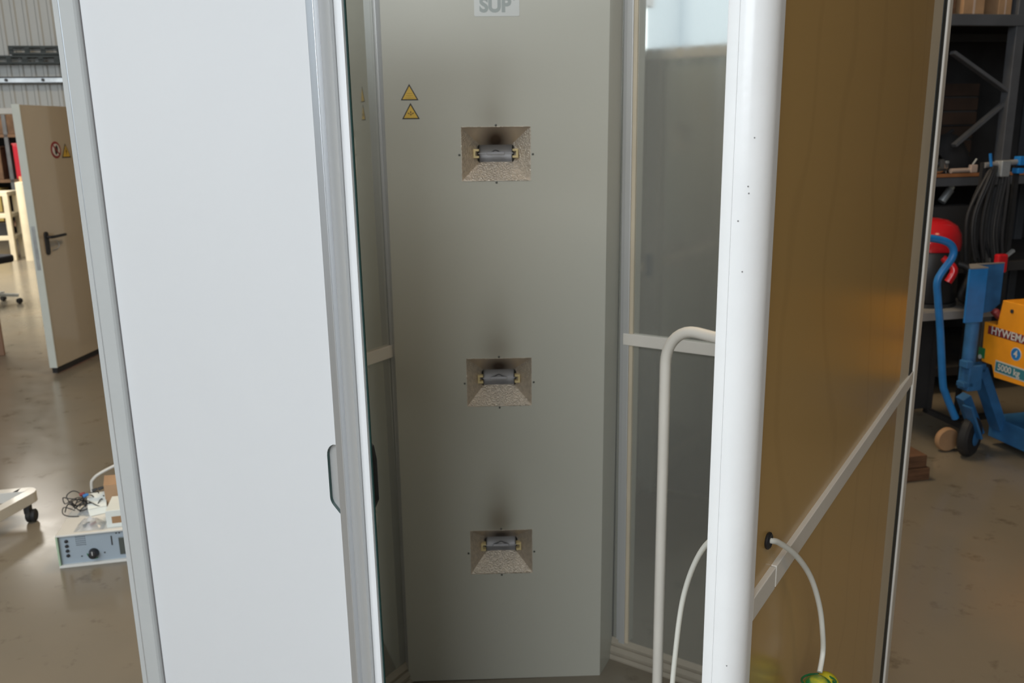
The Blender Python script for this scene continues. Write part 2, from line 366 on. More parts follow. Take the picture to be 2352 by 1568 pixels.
MB().prism([(.494, 1.665), (.478, 1.636), (.488, 1.636), (.482, 1.608), (.501, 1.643), (.49, 1.643)], -.0555, -.0545, 'y').build('flash_symbol', M_signblack, s2)

# --- unseen steel column and braces, added to reflect as dark bands in the door
t = thing('reflected_column', 'unseen dark steel column with flat braces added to reflect in the door', 'steel column', H(-1.5, 7.70), HROT)
MB().box(-.06, .06, 0, .01, 0, 4.6).box(-.06, .06, .13, .14, 0, 4.6).box(-.006, .006, .01, .13, 0, 4.6).build('column_profile', M_rackdark, t)
for a_, b_ in (((-.03, .02, 1.32), (-.27, .02, 1.72)), ((-.03, .02, 1.20), (-.28, .02, 1.26)), ((-.10, .02, 2.06), (-.28, .02, 1.72))):
    MB().beam(a_, b_, .012, .06, (0, 1, 0)).build('flat_brace', M_rackdark, t)
# --- cable trays and rail on the corrugated wall
def cable_tray(name, label, p0, p1, z0, z1):
    t = thing(name, label, 'cable tray', H(p0, QW - .09, z0), HROT, 'cable trays on the corrugated wall')
    L = p1 - p0; hh = z1 - z0
    MB().box(0, L, 0, .012, 0, .014).box(0, L, 0, .012, hh - .014, hh).box(0, L, 0, .012, hh * .45, hh * .45 + .006).build('side_rail', M_tray, t)
    MB().box(0, L, .072, .08, 0, .014).box(0, L, .072, .08, hh - .014, hh).build('rear_rail', M_tray, t)
    me = None
    n = int(L / .115)
    for i in range(n + 1):
        if me is None:
            o = MB().box(0, .035, 0, .012, .014, hh - .014).box(.01, .03, .012, .075, 0, .01).build('rung', M_tray, t); me = o.data
        else:
            o = bpy.data.objects.new('rung', me); COL.objects.link(o); o.parent = t
        o.location = (i * .115, 0, 0)
cable_tray('cable_tray', 'shorter upper dark perforated cable tray on the corrugated wall', -2.31, -.5, 2.375, 2.44)
cable_tray('cable_tray', 'longer lower dark perforated cable tray on the corrugated wall', -3.6, -.5, 2.305, 2.368)
t = thing('wall_rail', 'grey galvanised rail running along the corrugated wall below the cable trays', 'rail', H(-3.6, QW - .05, 2.16), HROT)
MB().box(0, 3.1, 0, .05, 0, .05).build('channel', M_galv, t, bevel=.003)
MB().box(0, 3.1, -.006, 0, .042, .052).box(0, 3.1, -.006, 0, -.002, .008).build('lip', M_dark, t)
for i in range(4):
    MB().lathe([(.012, 0), (.012, -.01)], 10, (1.05 + .14 * i * (1 + .3 * i), 0, .026), 'y').build('bolt', M_dark, t)

# --- things seen through the doorway
t = thing('brown_board', 'brown wooden board standing upright beside the open doorway', 'board', H(-3.05, 7.70), HROT)
MB().box(0, .395, 0, .03, 0, 1.25).build('plank', M_brownboard, t, bevel=.004)
for z_ in (.12, 1.0): MB().box(.02, .36, .03, .055, z_, z_ + .08).build('batten', M_brownboard, t)
t = thing('swivel_chair', 'grey swivel chair with black castors seen through the doorway', 'chair', H(-3.55, 10.15), .3)
MB().lathe([(.03, .12), (.025, .45)], 12).build('gas_column', M_dark, t, smooth=True)
for k in range(5):
    a = k * 2 * math.pi / 5 + .35; c, s = math.cos(a), math.sin(a)
    a_ = MB().beam((0, 0, .12), (.27 * c, .27 * s, .09), .045, .03).build('base_arm', M_galv, t)
    MB().lathe([(.026, -.022), (.03, -.012), (.03, .012), (.026, .022)], 12, (.27 * c, .27 * s, .03), 'x').build('castor', M_black, a_, smooth=True)
MB().prism(rrect(-.22, .22, -.21, .21, .07), .45, .53).build('seat', M_cloth, t, bevel=.02)
MB().prism(rrect(-.2, .2, .62, 1.0, .06), .2, .25, 'y').build('backrest', M_cloth, t, bevel=.015)
MB().beam((0, .2, .48), (0, .24, .66), .05, .02).build('back_bar', M_dark, t)
def simple(name, label, cat, mb, m, loc, rot=HROT, **k):
    o = mb.build(name, m, None, loc=loc, rot=(0, 0, rot), **k); return tag(o, label, cat)
t = thing('cream_trolley', 'cream open-framed trolley standing in the room beyond the doorway', 'trolley', H(-4.95, 13.9), HROT)
for (x, y) in ((0, 0), (.5, 0), (0, .4), (.5, .4)): MB().box(x - .035, x + .035, y - .035, y + .035, .0, .95).build('leg', M_cream, t, bevel=.005)
for z in (.3, .62, .93): MB().box(-.03, .53, -.03, .43, z, z + .06).build('shelf', M_cream, t, bevel=.005)
MB().box(.05, .45, .05, .35, .36, .55).build('drawer_box', M_black, t, bevel=.01)
t = thing('storage_shelf', 'dark storage shelf with brown goods far beyond the doorway', 'shelf', H(-7.2, 16.6), HROT)
for x in (0, 1.0, 2.0, 3.2): MB().box(x, x + .06, 0, .06, 0, 2.6).build('upright', M_rackgrey, t)
for z in (.25, 1.0, 1.75, 2.5): MB().box(0, 3.26, 0, .6, z, z + .05).build('shelf_board', M_farbrown, t)
MB().box(0, 3.26, .6, .62, 0, 2.6).build('dark_backing', M_rackdark, t)
for i, (x, z, w_, h_, m, lb) in enumerate([(.1, .3, .8, .5, M_farbrown, 'brown carton on the bottom board of the far shelf'), (1.1, .3, .7, .6, M_faryel, 'yellow crate on the bottom board of the far shelf'), (2.1, .3, .9, .55, M_card, 'pale brown carton on the bottom board of the far shelf'),
        (.2, 1.05, .7, .5, M_faryel, 'yellow crate on the second board of the far shelf'), (1.1, 1.05, .8, .55, M_farbrown, 'dark brown carton on the second board of the far shelf'), (2.1, 1.05, .9, .6, M_red, 'red carton on the second board of the far shelf'), (.9, 1.8, 1.3, .5, M_farbrown, 'long brown carton on the third board of the far shelf')]):
    b = thing('storage_crate', lb, 'crate', H(-7.2 + x, 16.62, z), HROT, 'goods on the far shelf')
    MB().box(0, w_, 0, .45, 0, h_ - .03).build('body', m, b, bevel=.01); MB().box(-.01, w_ + .01, -.01, .46, h_ - .03, h_).build('lid', m, b, bevel=.008)
t = thing('sheeting_roll', 'cream roll of sheeting standing upright beyond the doorway', 'roll', H(-4.2, 13.9), HROT)
MB().lathe([(.10, .0), (.10, 1.12), (.04, 1.13)], 20).build('sheet_roll', M_cream, t, smooth=True); MB().lathe([(.038, 1.10), (.038, 1.2)], 12).build('core', M_card, t, smooth=True)
t = thing('oil_drum', 'dark green drum standing left of the storage shelf beyond the doorway', 'drum', H(-5.6, 14.4), 0)
MB().lathe([(.28, 0), (.29, .02), (.28, .3), (.295, .32), (.28, .34), (.28, .6), (.295, .62), (.28, .64), (.29, .88), (.27, .88), (.27, .86)], 24).build('drum_shell', M_tapeg, t, smooth=True)
MB().lathe([(.04, .86), (.04, .885)], 12, (.15, 0, 0)).build('bung', M_dark, t)

# ================================================================ the lamp cabin
X0, XB, YL, YR = 1.006, 2.386, 1.678, .307
ZT = 2.035; ZW = 2.25
cabx, caby = (X0 + XB) / 2, (YL + YR) / 2
cab = thing('lamp_cabin', 'square glass cabin with white front, bronze side panel and rounded white corner post', 'cabin', (cabx, caby, 0))
def cbuild(mb, name, m, parent=None, **k):
    o = mb.build(name, m, None, **k); o.parent = parent or cab
    if parent is None: o.location = (-cabx, -caby, 0)
    return o
# near corner post: flat strip, groove, quarter round
poly = [(X0 + .001, .357), (X0, .3555), (X0, .3435), (X0 + .0012, .3430), (X0 + .0012, .3420), (X0, .3412)]
poly += [(X0 + .035 - .035 * math.cos(math.radians(a)), .342 - .035 * math.sin(math.radians(a))) for a in range(0, 91, 6)]
poly += [(X0 + .050, .307), (X0 + .050, .357)]
o = cbuild(MB().prism(poly, 0, ZW), 'corner_post', M_post, smooth=True)
for zz, yy in ((1.735, .322), (1.68, .326), (1.672, .325), (1.64, .335), (1.58, .328), (1.05, .325)):
    MB().prism(arc(0, 0, .0009, 0, 330, 8), -.0004, .0004, 'x').build('scratch', M_groove, o, loc=(X0 + (.0005 if yy > .333 else .035 - math.sqrt(max(0, .035 ** 2 - (.342 - yy) ** 2))), yy, zz))
# far right post, left front post, left back post
mbp = MB().box(XB - .035, XB + .02, YR - .002, YR + .05, 0, ZW); cbuild(mbp, 'corner_post', M_rail, bevel=.004)
cbuild(MB().box(XB - .085, XB - .036, YR + .003, YR + .02, 0, ZW), 'gasket', M_gasket)
cbuild(MB().prism([(XB - .21, YR + .0085), (XB - .088, YR + .0045), (XB - .088, YR + .02), (XB - .21, YR + .02)], 0, ZW), 'pane_frame', M_tanframe)
poly = [(X0 + .004, 1.612), (X0, 1.614), (X0, 1.660), (X0 + .002, 1.662), (X0 + .012, 1.682), (X0 + .012, 1.70), (X0 + .06, 1.70), (X0 + .06, 1.612)]
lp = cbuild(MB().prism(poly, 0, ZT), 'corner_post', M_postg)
cbuild(MB().prism([(X0 - .0005, 1.6605), (X0 + .0015, 1.6625), (X0 + .0115, 1.6825), (X0 + .012, 1.682), (X0 + .002, 1.661), (X0, 1.659)], 0, ZT), 'edge_strip', M_alu, lp)
lp.location = (-cabx, -caby, 0)
cbuild(MB().box(XB - .03, XB + .03, YL - .02, YL + .03, 0, ZW), 'corner_post', M_rail, bevel=.004)
# white front panel with a finger notch at its closing edge
zc0, zc1, yn, ye = 1.098, 1.228, 1.0495, 1.0
notch = [(ye, zc0 - .016)] + [(yn - .021, zc0 + .002)] + arc(yn - .018, zc0 + .028, .018, -50, 0, 4) + arc(yn - .024, zc1 - .024, .024, 0, 70, 5) + [(ye, zc1 + .004)]
poly = [(1.6100, 0.02), (1.6100, ZT)] + [(ye, ZT)] + notch[::-1] + [(ye, .02)]
dp = cbuild(MB().prism(poly, X0 + .012, X0 + .018, 'x', 0, 1), 'door_panel', [M_panel, M_glassedge])
MB().box(X0 + .010, X0 + .0185, 1.6105, 1.612, 0, ZT).build('panel_gap', M_groove, dp)
MB().box(X0 + .0186, X0 + .0215, .985, 1.0595, 1.07, 1.25).build('recess_plate', M_alud, dp)
mb = MB().box(X0 + .0185, X0 + .022, 1.06, 1.61, .02, ZT); mb.build('inner_face', M_film, dp)
MB().box(X0 + .060, X0 + .0605, 1.628, 1.664, 1.075, 1.177).build('blue_tape', M_bluetape, lp)
# closing edge profile
ep = cbuild(MB().prism([(X0 - .001, .9985), (X0 - .001, 1.0145), (X0 + .012, 1.0145), (X0 + .012, .9985)], 0, ZT), 'edge_profile', M_alu, bevel=.001)
arcg = [(X0 + .004 + .006 * math.cos(math.radians(a)) ** 2, .9985 - .029 * a / 90) for a in range(0, 91, 10)]
MB().prism(arcg + [(X0 + .014, .9695), (X0 + .03, .9695), (X0 + .03, .9985)], 0, ZT).build('grey_profile', M_alud, ep, smooth=True)
arcw = [(X0 + .0115 - .0085 * math.sin(math.radians(a)), .9685 - .0225 * a / 130) for a in range(0, 131, 10)]
MB().prism(arcw + [(X0 + .012, .9465), (X0 + .03, .9685), (X0 + .0302, .969)], 0, ZT).build('white_profile', M_white, ep, smooth=True)
MB().box(X0 + .0095, X0 + .0120, .9435, .9458, 0, ZT).build('glass_edge', M_glassedge, ep)
hd = MB().prism([(.981, 1.102), (.991, 1.094), (1.005, 1.094), (1.005, 1.236), (.991, 1.236), (.974, 1.225), (.969, 1.20), (.969, 1.125)][::-1], X0 + .040, X0 + .052, 'x').build('inner_handle', M_black, ep, bevel=.003)
# bronze side panel, its rail and grommet
cbuild(MB().box(X0 + .049, XB - .08, YR + .008, YR + .016, .04, ZW), 'side_panel', M_tan)
cbuild(MB().box(X0 + .06, XB - .03, YR + .0165, YR + .020, .04, ZW), 'inner_pane', M_film)
r_ = cbuild(MB().box(X0 + .050, 1.158, YR, YR + .010, 1.097, 1.131).box(1.162, XB - .03, YR, YR + .010, 1.097, 1.131), 'side_rail', M_rail, bevel=.0012)
cbuild(MB().box(X0 + .05, XB - .03, YR + .0175, YR + .034, 1.096, 1.131), 'inner_rail', M_rail, bevel=.001)
g = MB().lathe([(.011, 0), (.0125, -.002), (.0125, -.004), (.010, -.006), (.006, -.004)], 20, (1.131, YR + .008, 1.183), 'y').build('grommet', M_black, None, smooth=True)
g.parent = cab; g.location = (-cabx, -caby, 0)
# back (right-hand) wall: pane, rail, sill, vertical profile
cbuild(MB().box(XB, XB + .006, YR + .03, YL, .05, ZW), 'wall_pane', M_film)
cbuild(MB().box(XB + .007, XB + .012, YR + .03, YL, .05, ZW), 'outer_sheet', M_tan)
cbuild(MB().box(XB - .012, XB + .0, YR + .03, 1.136, 1.096, 1.132), 'wall_rail', M_rail, bevel=.0015)
def sill(name, mk):
    prof = [(0, 0), (0, .070), (-.004, .071), (-.014, .058), (-.014, .052), (-.012, .051), (-.012, .048), (-.016, .047), (-.022, .032), (-.022, .022), (-.019, .021), (-.019, .017), (-.023, .016), (-.027, .006), (-.027, 0)]
    return mk(prof)
sb = cbuild(MB().prism([(YR + .03, 0)], 0, 0, caps=False) if False else (lambda prof: MB().prism([(XB + x, z) for x, z in prof], YR + .03, 1.66, 'y'))([(0.012, 0), (0.012, .068), (-.002, .070), (-.014, .056), (-.014, .050), (-.011, .049), (-.011, .046), (-.016, .045), (-.022, .030), (-.022, .022), (-.018, .021), (-.018, .017), (-.023, .016), (-.027, .006), (-.027, 0)]), 'sill', M_cabwhite)
v = cbuild(MB().box(XB - .010, XB, 1.118, 1.139, .05, ZW).box(XB - .004, XB, 1.139, 1.150, .05, ZW), 'pane_profile', M_alud, bevel=.0015)
cbuild(MB().box(XB - .006, XB, 1.106, 1.118, .06, ZW), 'pane_bead', M_tanframe, bevel=.001)
# left wall
cbuild(MB().box(X0 + .06, XB, YL, YL + .006, .05, ZW), 'wall_pane', M_film)
cbuild(MB().box(X0 + .06, XB, YL + .007, YL + .012, .05, ZW), 'outer_sheet', M_tan)
cbuild(MB().box(X0 + .06, 1.95, YL - .012, YL, 1.095, 1.131), 'wall_rail', M_rail, bevel=.0015)
cbuild(MB().prism([(YL + x, z) for x, z in [(0.012, 0), (0.012, .064), (-.002, .066), (-.014, .052), (-.014, .046), (-.011, .045), (-.011, .042), (-.016, .041), (-.022, .028), (-.022, .020), (-.018, .019), (-.018, .015), (-.023, .014), (-.027, .006), (-.027, 0)]], X0 + .06, XB - .03, 'x'), 'sill', M_cabwhite)
cbuild(MB().box(1.912, 1.945, YL - .010, YL, .06, ZW), 'pane_profile', M_alud, bevel=.002)
# front threshold and the head frame above
cbuild(MB().box(X0 + .0, X0 + .045, .357, 1.612, 0, .02), 'threshold', M_cabwhite, bevel=.002)
cbuild(MB().box(X0, X0 + .05, YR + .05, 1.70, ZT, ZT + .045), 'head_frame', M_white)
cbuild(MB().box(XB - .03, XB + .03, YR, 1.70, ZW, ZW + .05), 'head_frame', M_white)
cbuild(MB().box(X0, XB - .03, YR, YR + .05, ZW, ZW + .05), 'head_frame', M_white)
cbuild(MB().box(X0 + .05, XB - .03, 1.65, 1.70, ZW, ZW + .05), 'head_frame', M_white)

# ================================================================ the lamp column in the back corner
colm = thing('lamp_column', 'tall grey sheet metal column with three recessed lamps standing in the cabin corner', 'column', (1.902, 1.660, 0))
colm.rotation_euler = (0, .0067, math.radians(-54.95))
CW, CH = .624, 2.28
xs = [0, CW]; 
mb = MB(); zs = [0.004]
holes = sorted([(cx - LW / 2, cx + LW / 2, cz - LH / 2, cz + LH / 2) for cx, cz in LAMPS], key=lambda h_: h_[2])
z = .004
def plate(mb, x0, x1, z0, z1): mb.add([(x0, 0, z0), (x1, 0, z0), (x1, 0, z1), (x0, 0, z1)], [(0, 1, 2, 3)])
for (a, b_, c_, d_) in holes:
    plate(mb, 0, CW, z, c_); plate(mb, 0, a, c_, d_); plate(mb, b_, CW, c_, d_); z = d_
plate(mb, 0, CW, z, CH)
mb.build('front_panel', M_column, colm)
MB().prism([(CW, 0), (CW + .055, .105), (CW + .052, .106), (CW - .003, .001)], .004, CH).build('side_panel', M_column, colm)
MB().prism([(0, 0), (.003, .001), (-.022, .040), (-.025, .039)], .004, CH).build('side_panel', M_alud, colm)
MB().prism([(0, 0.002), (CW, .002), (CW + .05, .105), (CW * .5, .25)], CH - .002, CH).build('top_cap', M_column, colm)
for k, (cx, cz) in enumerate(LAMPS):
    lamp = bpy.data.objects.new('recessed_lamp', None); COL.objects.link(lamp); lamp.parent = colm; lamp.location = (cx, 0, cz); lamp.empty_display_size = .05
    a, b_ = LW / 2, LH / 2; iw, ih, D = .046, .024, .058
    # reflector: four sloping walls (top one scorched)
    O = [(-a, 0, -b_), (a, 0, -b_), (a, 0, b_), (-a, 0, b_)]; I = [(-iw, D, -ih), (iw, D, -ih), (iw, D, ih), (-iw, D, ih)]
    MB().add([O[0], O[1], I[1], I[0]], [(0, 1, 2, 3)]).build('reflector_wall', M_lampcase, lamp)
    sd = []
    for s_ in (-1, 1):
        mbw = MB(); o0 = (s_ * a, 0, -b_); o1 = (s_ * a, 0, b_); i0 = (s_ * iw, D, -ih); i1 = (s_ * iw, D, ih)
        mbw.add([o0, o1, i1, i0], [(0, 1, 2, 3)]); mbw.build('reflector_wall', M_lampcase, lamp)
        slot = [(s_ * (iw + .003), D - .012 + .002, z_) for z_ in (-.022, .022)]
        MB().add([(s_ * (iw + .0005), D - .003, -.026), (s_ * (iw + .0005), D - .003, .026), (s_ * (iw + .006), D - .0095, .020), (s_ * (iw + .006), D - .0095, -.020)], [(0, 1, 2, 3)]).build('slot', M_signblack, lamp)
        # C-shaped ceramic socket
        xx = s_ * (iw + .010)
        cc = [(0, -.0125), (.016, -.0125), (.016, -.0065), (.006, -.0065), (.006, .0065), (.016, .0065), (.016, .0125), (0, .0125)]
        MB().prism([(xx - s_ * (x_ - .008), z_) for x_, z_ in cc], D - .026, D - .008, 'y').build('socket', M_ceramic, lamp, bevel=.0008)
    MB().add([O[3], O[2], I[2], I[3]], [(0, 1, 2, 3)]).build('reflector_wall', M_scorch, lamp)
    tro = [(D, -ih), (D + .012, -.0235), (D + .022, -.017), (D + .027, -.006), (D + .027, .006), (D + .022, .017), (D + .012, .0235), (D, ih)]
    mbt = MB()
    for i in range(len(tro) - 1):
        (y0, z0), (y1, z1) = tro[i], tro[i + 1]; mbt.add([(-iw, y0, z0), (iw, y0, z0), (iw, y1, z1), (-iw, y1, z1)], [(0, 1, 2, 3)])
    for s_ in (-1, 1): mbt.add([(s_ * iw, y, z) for y, z in tro], [tuple(range(len(tro)))])
    mbt.build('reflector_trough', M_trough, lamp, smooth=True)
    MB().tube([(-iw - .004, D - .012, 0), (-.026, D - .012, 0), (-.024, D - .012, 0), (.024, D - .012, 0), (.026, D - .012, 0), (iw + .004, D - .012, 0)], [.0022, .0022, .0052, .0052, .0022, .0022], 12).build('quartz_tube', M_quartz, lamp, smooth=True)
    MB().tube(cat_rom([(-.024, D - .006, .001), (-.012, D - .004, .004), (0, D - .003, .0085), (.012, D - .004, .004), (.024, D - .006, .001)], 4), .0018, 6).build('spring_clip', M_dark, lamp, smooth=True)  # dark metal spring clip along the tube
    # thin lip around the opening
    MB().box(-a, a, -.0015, .001, -b_ - .0005, -b_ + .0012).box(-a, a, -.001, .001, b_ - .001, b_).box(-a, -a + .001, -.001, .001, -b_, b_).box(a - .001, a, -.001, .001, -b_, b_).build('lip', M_lampcase, lamp)
    for (sx, sz) in ((0, b_ + .004), (0, -b_ - .005), (-a - .006, -.002), (a + .006, -.002)):
        MB().lathe([(.0032, 0), (.003, -.0015), (.001, -.002)], 10, (sx, 0, sz), 'y').build('screw', M_screw, lamp, smooth=True)
# logo sticker
st = MB().prism(rrect(.254, .377, 2.049, 2.13, .004), -.0008, -.0002, 'y').build('logo_sticker', M_sticker, colm)
st['label'] = 'pale sticker with grey SUP lettering'
text('logo_lettering', 'SUP', .0505, M_letter, st, (.311, -.0011, 2.0765), (math.pi / 2, 0, 0), .0002, bold=.0022)
ring = MB()
for rr_ in (0,):
    ro, ri = .0036, .0024
    pts = arc(.3625, 2.0925, ro, 0, 345, 23); pin = arc(.3625, 2.0925, ri, 0, 345, 23)
    n = len(pts); vs = [(x, -.0011, z_) for x, z_ in pts] + [(x, -.0011, z_) for x, z_ in pin]
    ring.add(vs, [(i, (i + 1) % n, n + (i + 1) % n, n + i) for i in range(n)])
ring.build('registered_mark', M_letter, st)
for i, (cx, cz, rz) in enumerate(((.0709, 1.853, 0), (.0727, 1.8025, 0))):
    hw, hh = .0245, .0435
    tri = MB().prism([(cx - hw, cz - hh / 2), (cx + hw, cz - hh / 2), (cx, cz + hh / 2)], -.0008, -.0002, 'y').build('warning_sign', M_signblack, colm)
    tri['label'] = 'upper yellow warning triangle with wavy lines' if i == 0 else 'lower yellow warning triangle with radiation symbol'
    MB().prism([(cx - hw + .0048, cz - hh / 2 + .0028), (cx + hw - .0048, cz - hh / 2 + .0028), (cx, cz + hh / 2 - .0062)], -.0012, -.0008, 'y').build('sign_field', M_yellow, tri)
    if i == 0:
        mbs = MB()
        for j in range(3):
            zz = cz - .016 + .006 * j; wdt = .012 - .0025 * j
            for q_ in range(6):
                x_a = cx - wdt + 2 * wdt * q_ / 6; x_b = cx - wdt + 2 * wdt * (q_ + 1) / 6
                mbs.beam((x_a, -.0014, zz + .0008 * (q_ % 2)), (x_b, -.0014, zz + .0008 * ((q_ + 1) % 2)), .0009, .0003, (0, 1, 0))
        mbs.build('wave_symbol', mat('faint_print', (.30, .19, .04), .6, var=.1), tri)
    else:
        mbs = MB().prism(arc(cx, cz - .010, .0022, 0, 330, 11), -.0015, -.0012, 'y')
        for j in range(3):
            aa = math.radians(90 + 60 * (j - 1) * 1.0)
            mbs.beam((cx + .004 * math.cos(aa), -.0014, cz - .010 + .004 * math.sin(aa)), (cx + .0095 * math.cos(aa), -.0014, cz - .010 + .0095 * math.sin(aa)), .0028, .0003, (0, 1, 0))
        mbs.build('radiation_symbol', mat('brown_print', (.16, .09, .03), .6, var=.1), tri)

# ================================================================ grab bar, cable
gb = thing('grab_bar', 'white bent tube handrail standing inside the cabin behind the post', 'handrail', (1.734, .726, 0))
top = 1.327; dx, dy = -.35, -.94
path = [(0, 0, .006), (0, 0, .5), (0, 0, top - .085)]
for a in range(10, 91, 10):
    k = .085 * (1 - math.cos(math.radians(a))); path.append((dx * k, dy * k, top - .085 + .085 * math.sin(math.radians(a))))
path += [(dx * .25, dy * .25, top - .004), (dx * .408, dy * .408, top - .008)]
MB().tube(path, .0122, 16).build('tube', M_rail, gb, smooth=True)
MB().lathe([(.03, 0), (.03, .005), (.014, .007)], 20).build('foot_plate', M_rail, gb, smooth=True)
MB().lathe([(.022, 0), (.022, -.004)], 20, (dx * .408, dy * .408, top - .008), 'y').build('wall_flange', M_rail, gb, smooth=True)

cb = thing('power_cable', 'white cable threaded through the bronze side panel and hanging down on both sides', 'cable', (1.131, .315, 0))
outp = cat_rom([(0, .006, 1.183), (.008, -.004, 1.180), (.029, -.010, 1.169), (.082, -.021, 1.129), (.147, -.03, 1.065), (.190, -.037, .996), (.213, -.04, .938), (.228, -.04, .892), (.205, -.042, .868)], 8)
MB().tube(outp, .0044, 10).build('outer_length', M_cable, cb, smooth=True)
inp = cat_rom([(0, .012, 1.183), (.02, .05, 1.175), (.06, .11, 1.12), (.085, .150, 1.02), (.09, .165, .90), (.088, .17, .75), (.088, .17, .40), (.10, .18, .06), (.2, .25, .012), (.4, .35, .006)], 8)
MB().tube(inp, .0044, 10).build('inner_length', M_cable, cb, smooth=True)
bundle = thing('taped_plug', 'green and yellow taped knob at the end of the hanging white cable', 'taped plug', (1.331, .270, .853))
bd = []
for (ox, oy, oz, rr_, m_, nm) in ((-.012, 0, -.01, .026, M_tape, 'wrapped_tape'), (.016, -.006, -.012, .021, M_tapey, 'wrapped_tape'), (.0, .004, -.035, .030, M_tape, 'wrapped_tape'), (.03, .0, -.04, .02, M_tapeg, 'wrapped_tape')):
    mbb = MB().lathe([(rr_ * math.sin(math.radians(a)) + .0004, -rr_ * math.cos(math.radians(a))) for a in range(0, 181, 15)], 16, (ox, oy, oz))
    mbb.build(nm, m_, bundle, smooth=True)
for j in range(5):
    z_ = -.035 + .011 * j
    pts = [(-.012 + .0285 * math.cos(t_), .0265 * math.sin(t_), z_ + .006 * math.sin(t_ + j)) for t_ in [i * math.pi / 8 for i in range(17)]]
    MB().tube(pts, .0018, 6, caps=False).build('tape_edge', M_tapeg, bundle, smooth=True)

# ================================================================ left foreground on the floor
ins = thing('test_instrument', 'white instrument case with blue-grey front plate, four black sockets and a knob', 'instrument', H(-1.174, 3.633), HROT)
W_, D_, HH = .46, .30, .148
MB().box(0, W_, 0, D_, HH - .008, HH).build('case_top', M_caseWhite, ins, bevel=.002)
MB().box(0, W_, 0, D_, 0, .012).build('case_bottom', M_caseWhite, ins, bevel=.002)
MB().box(0, .007, 0, D_, .012, HH - .008).build('case_side', M_casegreen, ins)
MB().box(W_ - .007, W_, 0, D_, .012, HH - .008).build('case_side', M_casegreen, ins)
MB().box(.007, W_ - .007, D_ - .01, D_, .012, HH - .008).build('case_back', M_caseWhite, ins)
fp = MB().box(.007, W_ - .007, .014, .018, .012, HH - .008).build('front_plate', M_front, ins)
for i in range(4): MB().lathe([(.007, .014), (.007, .009), (.004, .008)], 14, (.036, 0, .114 - .0215 * i), 'y').build('socket', M_black, ins, smooth=True)
for i in range(7):
    for j in range(5):
        MB().beam((.072 + .0058 * i, .0135, .130 - .009 * j), (.0755 + .0058 * i, .0135, .1255 - .009 * j), .0016, .001, (0, 1, 0)).build('speaker_slot', M_dark, fp)
kn = MB().lathe([(.021, .014), (.019, .004), (.017, -.012), (.012, -.014)], 20, (.136, 0, .050), 'y').build('knob', M_black, ins, smooth=True)
MB().box(.1345, .1375, -.0150, -.012, .050, .066).build('pointer', M_signwhite, kn)
MB().prism(arc(.136, .050, .028, 180, 300, 8) + arc(.136, .050, .0245, 300, 180, 8), .0125, .0138, 'y').build('dial_mark', M_tapeg, ins)
MB().box(.238, .40, .010, .0139, .030, .108).build('display', M_display, ins, bevel=.002)
MB().box(.2085, .2135, .0125, .0138, .076, .118).build('lettering_strip', M_dark, ins)
for (x_, z_) in ((.088, .040), (.178, .046), (.232, .128), (.244, .128)): MB().box(x_ - .003, x_ + .003, .0125, .0138, z_ - .0025, z_ + .0025).build('printed_mark', M_dark, ins)

def on_top(name, label, cat, dp_, dq_, dz=HH, rot=0.0): return thing(name, label, cat, H(-1.174 + dp_, 3.633 + dq_, dz), HROT + rot)
t = on_top('cardboard_box', 'small brown cardboard box standing on the back of the instrument case', 'box', .152, .225, HH, -.05)
MB().box(0, .13, 0, .07, 0, .115).build('body', M_cardl, t, bevel=.002); MB().add([(0, 0, .115), (.13, 0, .115), (.13, .03, .150), (0, .03, .150)], [(0, 1, 2, 3)]).build('flap', M_card, t)
t = on_top('white_carton', 'small white carton with brown label on the instrument case', 'box', .196, .03, HH, .04)
MB().box(0, .11, 0, .16, 0, .075).build('body', M_paper, t, bevel=.002); MB().box(.022, .07, -.0012, 0, .018, .048).build('brown_label', M_card, t)
t = on_top('paper_card', 'pale folded card lying among the cables on the instrument case', 'card', .09, .175, HH + .03, .35)
MB().add([(0, 0, 0), (.075, .0, .0), (.085, .06, .045), (.01, .07, .045)], [(0, 1, 2, 3)]).add([(0, 0, -.001), (.075, .0, -.001), (.08, -.01, -.028), (.004, -.012, -.028)], [(0, 1, 2, 3)]).build('sheet', M_paper, t)
def bag(name, label, dp_, dq_, sx, sy, sz, seed):
    random.seed(seed); t = on_top(name, label, 'plastic bag', dp_, dq_)
    nx, ny = 10, 8; vs = []; fs = []
    for j in range(ny + 1):
        for i in range(nx + 1):
            a, b_ = i / nx, j / ny; e = math.sin(math.pi * a) * math.sin(math.pi * b_)
            vs.append(((a - .5) * sx, (b_ - .5) * sy, .002 + sz * e * (.6 + .6 * random.random())))
    for j in range(ny):
        for i in range(nx): k = j * (nx + 1) + i; fs.append((k, k + 1, k + nx + 2, k + nx + 1))
    MB().add(vs, fs).build('film', M_bag, t, smooth=True)
    for q_ in range(3):
        x_ = (q_ - 1) * sx * .22
        MB().tube([(x_, -.01, .010), (x_ + .018, .012, .013)], .006, 8).build('small_part', [M_dark, M_signred, M_galv][q_], t, smooth=True)
bag('plastic_bag', 'clear crumpled bag of small parts at the front of the instrument case', .125, .06, .115, .085, .04, 3)
bag('plastic_bag', 'clear crumpled bag of small parts behind the white card on the instrument case', .10, .235, .12, .09, .05, 5)
t = on_top('cable_tangle', 'tangle of thin black test leads with red and blue plugs on the instrument case', 'cables', .07, .235)
random.seed(11)
